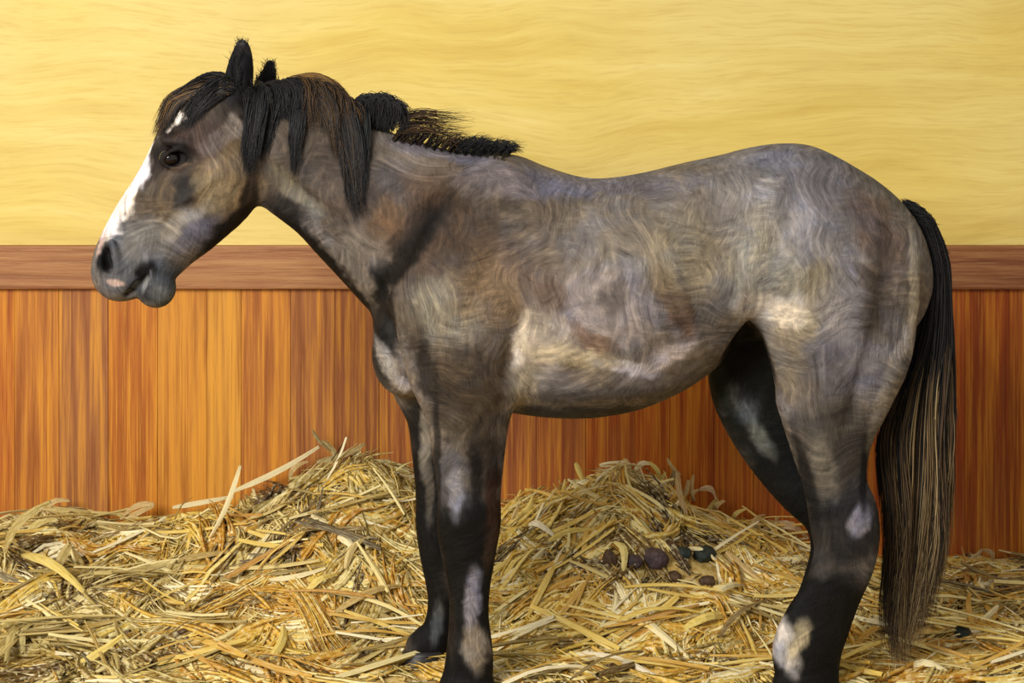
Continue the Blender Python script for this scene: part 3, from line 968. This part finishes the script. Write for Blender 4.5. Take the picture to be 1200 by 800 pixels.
for k in range(60):                                              # short fuzz at the dock
    y = RNG.uniform(244, 325)
    xr = np.interp(y, [p_[0] for p_ in TR], [p_[1] for p_ in TR])
    hair_lock(S, [(xr - 22, y - 8, 4.0, 5, .03), (xr - 8, y - 3, 4.0, 5, .03), (xr + 2, y + 10, 4.0, 4, .03)], 12, .0014, BLK, 2.0, steps=5, out=0)
hlink('tail', S.mesh('tail'), M_HAIR)

# eyes
m = NT('eye_gloss')
M_EYE = m.done('#120c0a', 0.06, 0.6)
for s in (-1, 1):
    cx, _, cz = P(206, 185, 3.98)
    bm = bmesh.new()
    bmesh.ops.create_uvsphere(bm, u_segments=24, v_segments=16, radius=0.024, matrix=Matrix.Translation((cx, 3.98 + s * .070, cz)) @ Matrix.Diagonal((1.05, 0.8, 0.9, 1)))
    hlink('eye', bm_mesh('eye', bm, True), M_EYE)


# hooves
def hoof(px0, px1, ytop, D, back=0.0):
    """truncated, forward-leaning horn capsule standing on the ground"""
    bm = bmesh.new()
    x0, _, zt = P(px0, ytop, D)
    x1 = P(px1, ytop, D)[0]
    cx, r = (x0 + x1) / 2, (x1 - x0) / 2
    rings = []
    for t in (0, 0.12, 0.5, 0.92, 1.0):
        z = zt + (0.012 - zt) * t
        g = 1.0 + 0.28 * t if t < 1 else 1.2
        ring = []
        for a in range(20):
            an = 2 * math.pi * a / 20
            lean = -0.42 * (zt - 0.012) * t * (0.6 - 0.4 * math.cos(an))
            ring.append(bm.verts.new((cx + lean + math.cos(an) * r * g, D + math.sin(an) * r * 0.9 * g, z)))
        rings.append(ring)
    for A, B in zip(rings, rings[1:]):
        for a in range(20):
            b = (a + 1) % 20
            bm.faces.new((A[a], A[b], B[b], B[a]))
    bm.faces.new(rings[0][::-1])
    bm.faces.new(rings[-1])
    bmesh.ops.recalc_face_normals(bm, faces=bm.faces)
    hlink('hoof', bm_mesh('hoof', bm, True), M_HORN)


hoof(513, 581, 806, 3.89)
hoof(474, 520, 760, 4.115)
hoof(906, 982, 806, 3.89)
hoof(914, 966, 762, 4.12)

# ------------------------------------------------------------------ straw
PR_L = [(-400, 610), (-100, 606), (0, 604), (60, 596), (110, 606), (170, 604), (215, 604), (260, 590), (300, 572), (340, 552), (390, 534), (430, 532), (465, 545), (500, 566), (540, 590)]
PR_C = [(540, 596), (590, 606), (620, 592), (660, 588), (690, 572), (730, 564), (770, 570), (800, 590), (850, 612), (900, 620), (950, 634), (990, 650)]
PR_R = [(990, 655), (1050, 664), (1100, 662), (1140, 662), (1200, 676), (1500, 678)]


def crest_z(px, D):
    allp = PR_L + PR_C + PR_R
    py = np.interp(px, [p_[0] for p_ in allp], [p_[1] for p_ in allp])
    return CAM_H - (py + np.interp(px, [0, 250, 420, 600, 990, 1100], [34, 32, 22, 20, 22, 26]) - HOR) * D / F_PX


def straw_h(X, Y):
    """height of the bedding: banked against the wall, thin under the horse"""
    D = np.interp(X, [-2, 0.0, 0.6, 1.0, 3], [4.80, 4.72, 4.76, 5.0, 5.05])
    px = 600 + X * F_PX / D
    top = np.maximum(crest_z(px, D), 0.03)
    low = 0.035
    t = np.clip((D - Y) / (D - 4.05), 0, 1)
    k = 0.5 + 0.5 * np.cos(math.pi * t ** 0.85)
    back = np.clip((Y - D) / np.maximum(5.2 - D, 0.05), 0, 1)
    h = low + (top - low) * k * (1 - 0.35 * back ** 2)
    p = np.stack([X, Y, X * 0], -1).reshape(-1, 3)
    n = (vnoise(p, 5.0) * 0.026 + vnoise(p + 7, 13.0) * 0.018 + vnoise(p + 3, 34.0) * 0.008).reshape(np.shape(X))
    fade = np.clip((top - 0.02) / 0.15, 0.35, 1) * np.clip(0.3 + (Y - 4.0) * 1.2, 0.3, 1)
    return h + n * fade


YEL = ['#dcbc5c', '#e4ca74', '#ecdc9c', '#d0a848', '#c49636', '#f0e4bc', '#d8b854']
OLV = ['#b09a58', '#bda662', '#ccb672', '#9c8446', '#8a7238', '#dccb90', '#a88a42']
ORG = ['#c8983c', '#c28e30', '#d4a844', '#b4802e', '#dcba5c', '#e4d08c']
BRW = ['#6a5026', '#7d6234', '#5c4630', '#8a6f3c', '#4e3c24']


def palette(px, py):
    r = RNG.random()
    if px < 540:
        if 250 < px < 400 and py > 690 and r < 0.62: return ORG
        if r < 0.42: return OLV
        if r < 0.72: return YEL
        if r < 0.82: return BRW
        return ORG if py > 600 and px > 200 else OLV
    if px < 1000:
        if 690 < px < 850 and 640 < py < 700 and r < 0.8: return BRW
        if r < 0.66: return YEL
        if r < 0.82: return ORG
        return OLV if r < 0.93 else BRW
    if r < 0.42: return YEL
    if r < 0.68: return ORG
    return OLV if r < 0.88 else BRW


def stalk_mesh(seed):
    """flattened, kinked, slightly bowed stalk of unit length along x: 40 triangles"""
    r = random.Random(seed)
    n = 6
    vs, fs = [], []
    bow, kink, kp, tw = r.uniform(-.05, .05), r.uniform(-.3, .3) if r.random() < .3 else 0, r.uniform(.35, .7), r.uniform(-.5, .5)
    up = r.uniform(-.05, .10)
    for i in range(n):
        t = i / (n - 1)
        y = bow * math.sin(math.pi * t) + kink * max(0, t - kp)
        z = up * math.sin(math.pi * t)
        w = 0.5 * (0.75 + 0.35 * math.sin(math.pi * min(1, t * 1.1 + .1))) * (0.7 if i in (0, n - 1) else 1)
        a = tw * (t - .5)
        c, s_ = math.cos(a), math.sin(a)
        for yy, zz in ((w, 0), (0, .28), (-w, 0), (0, -.28)):
            vs.append((t - .5, y, z, yy * c - zz * s_, yy * s_ + zz * c))
    fs = [(i * 4 + q, i * 4 + (q + 1) % 4, i * 4 + 4 + (q + 1) % 4, i * 4 + 4 + q) for i in range(n - 1) for q in range(4)]
    return vs, fs


STALKS = []
for k in range(14):
    vs_, fs_ = stalk_mesh(k)
    asp = (0.04, 0.055, 0.07, 0.085, 0.11)[k % 5]                   # width to length
    me = bpy.data.meshes.new('straw_stalk')
    me.from_pydata([(a, b + yy * asp, c + zz * asp) for a, b, c, yy, zz in vs_], [], fs_)
    me.polygons.foreach_set('use_smooth', [False] * len(me.polygons))
    me.materials.append(M_STRAW)
    STALKS.append(me)


def surf_frame(x, y):
    e = 0.03
    xs = np.array([x, x + e, x - e, x, x])
    ys = np.array([y, y, y, y + e, y - e])
    h = straw_h(xs, ys)
    nrm = Vector((-(h[1] - h[2]) / (2 * e), -(h[3] - h[4]) / (2 * e), 1)).normalized()
    return float(h[0]), nrm


def stalk_rot(nrm, ang, tilt):
    t = Vector((math.cos(ang), math.sin(ang), 0))
    t = (t - nrm * t.dot(nrm)).normalized()
    t = (t + nrm * tilt).normalized()
    y = nrm.cross(t).normalized()
    z = t.cross(y)
    return Matrix((t, y, z)).transposed()


DUNG_AT = [(742, 663, 17), (768, 662, 17), (798, 653, 15), (826, 655, 26), (790, 679, 17), (828, 686, 17), (714, 662, 10), (1127, 753, 14)]


def in_leg(x, y):
    z = float(straw_h(np.array([x]), np.array([y]))[0]) + .01
    px, py = 600 + x * F_PX / y, HOR + (CAM_H - z) * F_PX / y
    for a, b, r in DUNG_AT:
        if (px - a) ** 2 + (py - b) ** 2 < (r * .8) ** 2: return True
    for a, b, D, r in ((548, 790, 3.89, .09), (508, 770, 4.115, .07), (945, 790, 3.89, .09), (945, 760, 4.12, .07)):
        lx = (a - 600) * D / F_PX
        if (x - lx) ** 2 + (y - D) ** 2 < r * r: return True
    return False


def on_straw(px, py):
    """where the line of sight through a point of the drawing meets the bedding"""
    ys = np.arange(3.9, 5.12, 0.01)
    z = CAM_H - (py - HOR) * ys / F_PX
    hit = z <= straw_h((px - 600) * ys / F_PX, ys)
    return P(px, py, float(ys[np.argmax(hit)]) if hit.any() else 5.12)


BUNDLES = [(246, 722, 330, 688, 394, 768, 130), (262, 700, 340, 706, 380, 780, 60), (60, 640, 110, 655, 190, 652, 60), (600, 740, 640, 715, 690, 700, 60), (800, 700, 850, 720, 880, 770, 60)]
PALE, TAN, DKB, GRY, YLW, OCH = '#e6d8a8', '#c4a468', '#5c4426', '#77694e', '#dcc264', '#c09030'
KNOWN = [  # (ends in the drawing, width, colour)
    (283, 550, 248, 633, 6, PALE), (204, 598, 275, 585, 6, PALE), (275, 579, 375, 527, 7, PALE), (367, 508, 388, 532, 4, '#8a7440'), (372, 545, 428, 524, 7, '#a08c58'), (310, 675, 377, 612, 9, '#7a6430'),
    (358, 700, 396, 677, 7, YLW), (317, 683, 383, 669, 6, PALE), (71, 796, 146, 748, 9, YLW), (133, 737, 192, 760, 9, '#6a5048'), (0, 675, 58, 704, 11, GRY), (29, 654, 104, 700, 10, YLW),
    (8, 650, 62, 592, 11, '#b09a58'), (30, 640, 70, 612, 9, '#c0aa62'), (183, 594, 146, 608, 7, TAN), (188, 642, 208, 625, 9, OCH), (406, 671, 433, 633, 8, '#c4ac70'), (417, 646, 367, 608, 10, PALE),
    (262, 775, 333, 792, 8, PALE), (317, 779, 333, 737, 10, YLW), (233, 792, 262, 762, 9, OCH), (30, 770, 42, 735, 9, '#c8b878'), (10, 780, 30, 740, 8, '#b09c5c'), (0, 740, 45, 715, 9, YLW), (85, 640, 60, 690, 11, '#b8a262'),
    (115, 616, 92, 606, 7, TAN), (110, 605, 60, 598, 9, '#b8a262'), (440, 620, 480, 690, 9, '#b09450'), (395, 720, 470, 690, 8, '#b89a58'), (120, 660, 190, 646, 9, '#c0a666'), (210, 660, 270, 650, 7, '#a58a4c'),
    (674, 546, 688, 571, 6, YLW), (702, 549, 734, 542, 6, PALE), (731, 541, 735, 560, 5, TAN), (636, 587, 660, 570, 8, '#8a7038'), (648, 592, 660, 576, 6, YLW), (660, 598, 669, 578, 5, TAN), (680, 588, 694, 571, 7, PALE),
    (662, 598, 697, 593, 6, '#7d6234'), (774, 578, 790, 553, 9, '#7d6234'), (781, 541, 797, 560, 4, TAN), (793, 557, 804, 607, 7, '#c0a070'), (760, 545, 772, 570, 5, YLW), (813, 590, 818, 577, 6, TAN), (818, 577, 838, 588, 7, '#c0a078'), (840, 588, 824, 606, 6, YLW),
    (724, 560, 712, 580, 6, TAN), (812, 560, 808, 590, 4, TAN), (877, 626, 895, 607, 5, TAN), (888, 627, 911, 609, 5, '#b09058'), (895, 621, 944, 633, 10, '#b8946a'), (587, 684, 643, 653, 10, PALE), (618, 621, 650, 632, 8, '#ece2c4'),
    (825, 705, 870, 690, 6, PALE), (741, 720, 804, 772, 9, PALE), (660, 772, 769, 796, 9, '#e8dcc0'), (713, 730, 727, 702, 7, PALE), (720, 639, 730, 674, 9, '#dcc87c'), (804, 646, 839, 661, 5, PALE), (615, 765, 667, 744, 7, YLW),
    (590, 640, 625, 625, 8, PALE), (700, 610, 760, 604, 9, '#e4d8b0'), (640, 640, 700, 625, 7, YLW), (850, 650, 900, 690, 8, TAN), (880, 740, 850, 770, 8, OCH), (600, 700, 640, 720, 8, YLW), (800, 740, 850, 728, 9, YLW), (680, 680, 640, 700, 8, OCH),
    (655, 590, 662, 566, 6, YLW), (706, 572, 716, 548, 5, '#d8c078'), (748, 572, 744, 548, 6, TAN), (764, 574, 778, 556, 6, YLW), (798, 590, 806, 566, 6, TAN), (690, 575, 702, 556, 7, YLW), (742, 556, 766, 549, 6, PALE), (836, 604, 848, 590, 6, TAN), (856, 614, 872, 600, 5, YLW), (612, 604, 628, 590, 7, YLW), (600, 612, 606, 594, 5, TAN), (410, 545, 424, 524, 6, TAN), (396, 540, 380, 520, 6, '#a8925a'), (340, 565, 362, 544, 6, TAN), (56, 604, 84, 590, 7, TAN), (20, 612, 52, 598, 8, '#b8a262'), (150, 612, 182, 596, 7, TAN),
    (1125, 663, 1149, 647, 5, '#b09468'), (1149, 647, 1161, 663, 6, '#a08050'), (1113, 668, 1161, 676, 13, '#c8b080'), (1125, 713, 1152, 696, 6, '#7a4a28'), (1137, 742, 1167, 713, 7, PALE), (1134, 746, 1185, 758, 6, PALE), (1164, 681, 1210, 680, 6, TAN),
    (1110, 735, 1135, 710, 7, TAN), (1160, 770, 1200, 740, 8, YLW), (1060, 785, 1110, 792, 8, PALE), (1000, 760, 1030, 740, 7, OCH),
]


def heap(name, label, pxa, pxb, x_lo, x_hi, n_big, n_small, res=0.022):
    root = bpy.data.objects.new(name, None)
    COL.objects.link(root)
    cx = (x_lo + x_hi) / 2
    root.location = (cx, 4.6, 0)
    tag(root, label, 'straw')
    inv = Matrix.Translation(root.location).inverted()
    # packed core of the heap
    gx = np.arange(x_lo, x_hi + res, res)
    gy = np.arange(3.2, 5.2, res)
    X, Y = np.meshgrid(gx, gy, indexing='ij')
    H = straw_h(X, Y)
    V = np.stack([X, Y, H], -1).reshape(-1, 3)
    a, b = len(gx), len(gy)
    I = np.arange(a * b).reshape(a, b)
    Fq = np.stack([I[:-1, :-1], I[1:, :-1], I[1:, 1:], I[:-1, 1:]], -1).reshape(-1, 4)
    nz = vnoise(V, 30) * .5 + .5
    colr = np.outer(1 - nz, lin('#b08a40')) + np.outer(nz, lin('#e0c478'))
    core = link('packed_straw', mesh_np('packed_straw', V, Fq, True, colr), M_STRAWV, root)
    core.matrix_parent_inverse = inv

    def spot():
        while True:
            x = RNG.uniform(x_lo, x_hi)
            y = RNG.uniform(3.96, 5.12)
            px = 600 + x * F_PX / y
            if not (pxa <= px <= pxb or (px > 1000 and pxb > 1200 and RNG.random() < .15)) or in_leg(x, y):
                continue
            h, nrm = surf_frame(x, y)
            py = HOR + (CAM_H - h) * F_PX / y
            return x, y, h, nrm, px, py

    def stalk(me, mid, rot, L, W, colour):
        o = bpy.data.objects.new('straw', me)
        COL.objects.link(o)
        o.parent = root
        o.matrix_parent_inverse = inv
        o.matrix_basis = Matrix.Translation(mid) @ rot.to_4x4() @ Matrix.Diagonal((L, W, W, 1))
        o.color = (*lin(colour), 1)

    # stalks known one by one
    done = 0
    for x0, y0, x1, y1, wpx, colour in KNOWN:
        if not (pxa <= (x0 + x1) / 2 < pxb):
            continue
        A, B = (Vector(on_straw(x, y)) for x, y in ((x0, y0), (x1, y1)))
        if abs(A.y - B.y) > 0.22:                                # a stalk standing clear of the crest
            yb = min(A.y, B.y) if max(A.y, B.y) > 5.08 else (A.y + B.y) / 2
            yb -= 0.03
            A, B = Vector(P(x0, y0, yb)), Vector(P(x1, y1, yb + 0.02))
        mid = (A + B) / 2
        _, nn = surf_frame(mid.x, mid.y)
        t_ = (B - A).normalized()
        y_ = Vector((0, -0.7, 0.5)).cross(t_)
        y_.normalize()
        z_ = t_.cross(y_)
        k = int(RNG.integers(len(STALKS)))
        L = (B - A).length
        asp = (0.04, 0.055, 0.07, 0.085, 0.11)[k % 5]
        stalk(STALKS[k], mid + Vector((0, -0.022, 0.014)), Matrix((t_, y_, z_)).transposed(), L, wpx * mid.y / F_PX / asp, colour)
        done += 1
    # the other stalks one can pick out, lying in sheaves
    while done < n_big:
        x, y, h, nrm, px, py = spot()
        face = max(0.0, (nrm.dot(Vector((-x, -y, CAM_H - h)).normalized())))
        if RNG.random() > 0.25 + face:
            continue
        ang = RNG.uniform(0, math.pi)
        if RNG.random() < .6:
            ang = RNG.normal(0.0, 0.5) if RNG.random() < .4 else RNG.normal(0.8 if RNG.random() < .6 else 2.4, 0.3)
        pal = palette(px, py)
        g = int(RNG.integers(1, 6))
        for q in range(min(g, n_big - done)):
            dx, dy = RNG.normal(0, 0.022, 2)
            hh, nn = surf_frame(x + dx, y + dy)
            if y + dy > 5.15 or in_leg(x + dx, y + dy): continue
            k = int(RNG.integers(len(STALKS)))
            crest = h > 0.22 and y > 4.6
            L = RNG.uniform(0.10, 0.28)
            W = L * RNG.uniform(0.6, 1.0)
            tilt = RNG.normal(0.02, 0.08) + (RNG.uniform(.1, .6) if crest and RNG.random() < .4 else 0)
            if crest: L *= .7; W = L * RNG.uniform(.8, 1.3)
            rot = stalk_rot(nn, ang + RNG.normal(0, .10), tilt)
            yy = min(y + dy, 5.17 - abs(rot[1][0]) * L * .55)
            stalk(STALKS[k], Vector((x + dx, yy, hh + 0.012 + RNG.uniform(0, .02) + abs(tilt) * L * .35)), rot, L, W, pal[int(RNG.integers(len(pal)))])
            done += 1
    # the rest, too fine to pick out singly: sheaves and stray wisps
    S = Strands(3)
    done = 0

    def sheaf(x, y, ang, pal, n, spread, fan, L0, L1, bend0, rad, lift):
        nonlocal done
        for q in range(n):
            u = RNG.normal(0, spread)
            v = RNG.normal(0, spread * .8)
            L = RNG.uniform(L0, L1)
            t = np.linspace(-.5, .5, 6)
            a2 = ang + RNG.normal(0, fan)
            bend = bend0 + RNG.normal(0, .05)
            cx_, cy_ = x - math.sin(ang) * u + math.cos(ang) * v, y + math.cos(ang) * u + math.sin(ang) * v
            xx = cx_ + L * (math.cos(a2) * t - math.sin(a2) * bend * (1 - 4 * t * t))
            yy = np.minimum(cy_ + L * (math.sin(a2) * t + math.cos(a2) * bend * (1 - 4 * t * t)), 5.165)
            if in_leg(xx[2], yy[2]): continue
            tl = abs(RNG.normal(0, .05)) + lift * RNG.uniform(.2, 1)
            zz = straw_h(xx, yy) + RNG.uniform(-.001, .014) + (t + .5) * tl * L
            c = np.array(lin(pal[int(RNG.integers(len(pal)))]))
            S.add(np.stack([xx, yy, zz], 1), rad * RNG.uniform(.7, 1.3), c, c * RNG.uniform(.85, 1.15))
            done += 1
    while done < n_small:
        x, y, h, nrm, px, py = spot()
        pal = palette(px, py)
        one = [pal[int(RNG.integers(len(pal)))] for _ in range(3)]
        crest = h > 0.2 and y > 4.6
        if RNG.random() < .62:
            ang = RNG.normal(0.7, .45) if RNG.random() < .55 else RNG.normal(2.5, .5)
            sheaf(x, y, ang, one, int(RNG.integers(12, 30)), RNG.uniform(.008, .02), .06, .08, .22, RNG.normal(0, .12), .0062, .3 if crest and RNG.random() < .2 else 0)
        else:
            sheaf(x, y, RNG.uniform(0, math.pi), pal, int(RNG.integers(4, 14)), .035, .3, .04, .16, 0, .0034, .5 if crest and RNG.random() < .2 else 0)
    for x0, y0, xm, ym, x1, y1, n in BUNDLES:
        if not (pxa <= xm < pxb):
            continue
        Q = np.array([on_straw(x0, y0), on_straw(xm, ym), on_straw(x1, y1)])
        C = catmull(Q, 6)
        for q in range(n):
            off = RNG.normal(0, .014, 2)
            i0, i1 = sorted(RNG.integers(0, len(C), 2))
            i1 = min(len(C) - 1, max(i1, i0 + 4)); i0 = min(i0, i1 - 4)
            pth = C[i0:i1 + 1].copy()
            pth[:, 0] += off[0]; pth[:, 1] += off[1]
            pth[:, 2] = straw_h(pth[:, 0], pth[:, 1]) + .008 + RNG.uniform(0, .02)
            c = np.array(lin(ORG[int(RNG.integers(len(ORG)))]))
            S.add(pth, .0034 * RNG.uniform(.7, 1.3), c, c)
    o = link('loose_straw', S.mesh('loose_straw'), M_STRAWV, root)
    o.matrix_parent_inverse = inv
    tag(o, kind='stuff')
    return root


heap('straw_heap', "golden olive straw heap banked against the wall under the horse's muzzle", -60, 545, -1.9, -0.13, 300, 9000)
heap('straw_heap', "bright yellow straw heap under the horse's belly with dung on it", 540, 1000, -0.13, 0.93, 300, 9000)
heap('straw_bedding', 'low thin straw litter behind the tail, at the foot of the planks', 1000, 1270, 0.93, 2.4, 220, 3600)


# ------------------------------------------------------------------ droppings on the straw
def dropping(name, px, py, rx, rz, mat, label, seed):
    lo, hi = 4.05, 5.1
    for _ in range(40):                                          # where the sight line meets the straw
        y = (lo + hi) / 2
        z = CAM_H - (py - HOR) * y / F_PX
        if z > float(straw_h(np.array([(px - 600) * y / F_PX]), np.array([y]))[0]): lo = y
        else: hi = y
    x, y, z = P(px, py, lo)
    rx, rz = rx * y / F_PX, rz * y / F_PX
    bm = bmesh.new()
    bmesh.ops.create_icosphere(bm, subdivisions=3, radius=1.0)
    V = np.array([v.co[:] for v in bm.verts])
    d_ = 1 + 0.16 * vnoise(V + seed * 3.1, 1.6) + 0.07 * vnoise(V + seed, 5)
    for v, k in zip(bm.verts, d_):
        v.co = (v.co.x * k * rx, v.co.y * k * (rx + rz) / 2, v.co.z * k * rz)
    o = link(name, bm_mesh(name, bm, True), mat)
    o.location = (x, y - 0.008, z + rz * .45)
    o.rotation_euler = (0, 0, seed)
    tag(o, label, 'dung', 'horse droppings on the straw')


M_D1 = mat_dung('dung_plum', '#2a2228', '#5c4a4c')
M_D2 = mat_dung('dung_green', '#12181a', '#2e3a34')
M_D3 = mat_dung('dung_brown', '#33241a', '#5e4630')
dropping('dropping', 742, 661, 12, 9, M_D1, 'small plum brown dropping, second from the foreleg in the row on the straw', 1)
dropping('dropping', 768, 659, 16, 13, M_D1, 'largest round plum dropping, in the middle of the row on the straw', 2)
dropping('dropping', 798, 650, 13, 7, M_D2, 'small grey green dropping tucked beside the big blackish green one', 3)
dropping('dropping', 826, 653, 15, 10, M_D2, 'glossy blackish green dropping at the right end of the row', 4)
dropping('dropping', 790, 677, 10, 6, M_D3, 'flat dark dropping in front of the middle of the row', 5)
dropping('dropping', 828, 683, 10, 7, M_D3, 'crumbled brown dropping lying below the blackish green one', 6)
dropping('dropping', 714, 660, 8, 12, M_D3, 'brown dropping nearest the foreleg, at the left end of the row', 7)
dropping('dropping', 1127, 750, 11, 12, M_D2, 'blackish dropping in the straw to the right of the tail', 8)
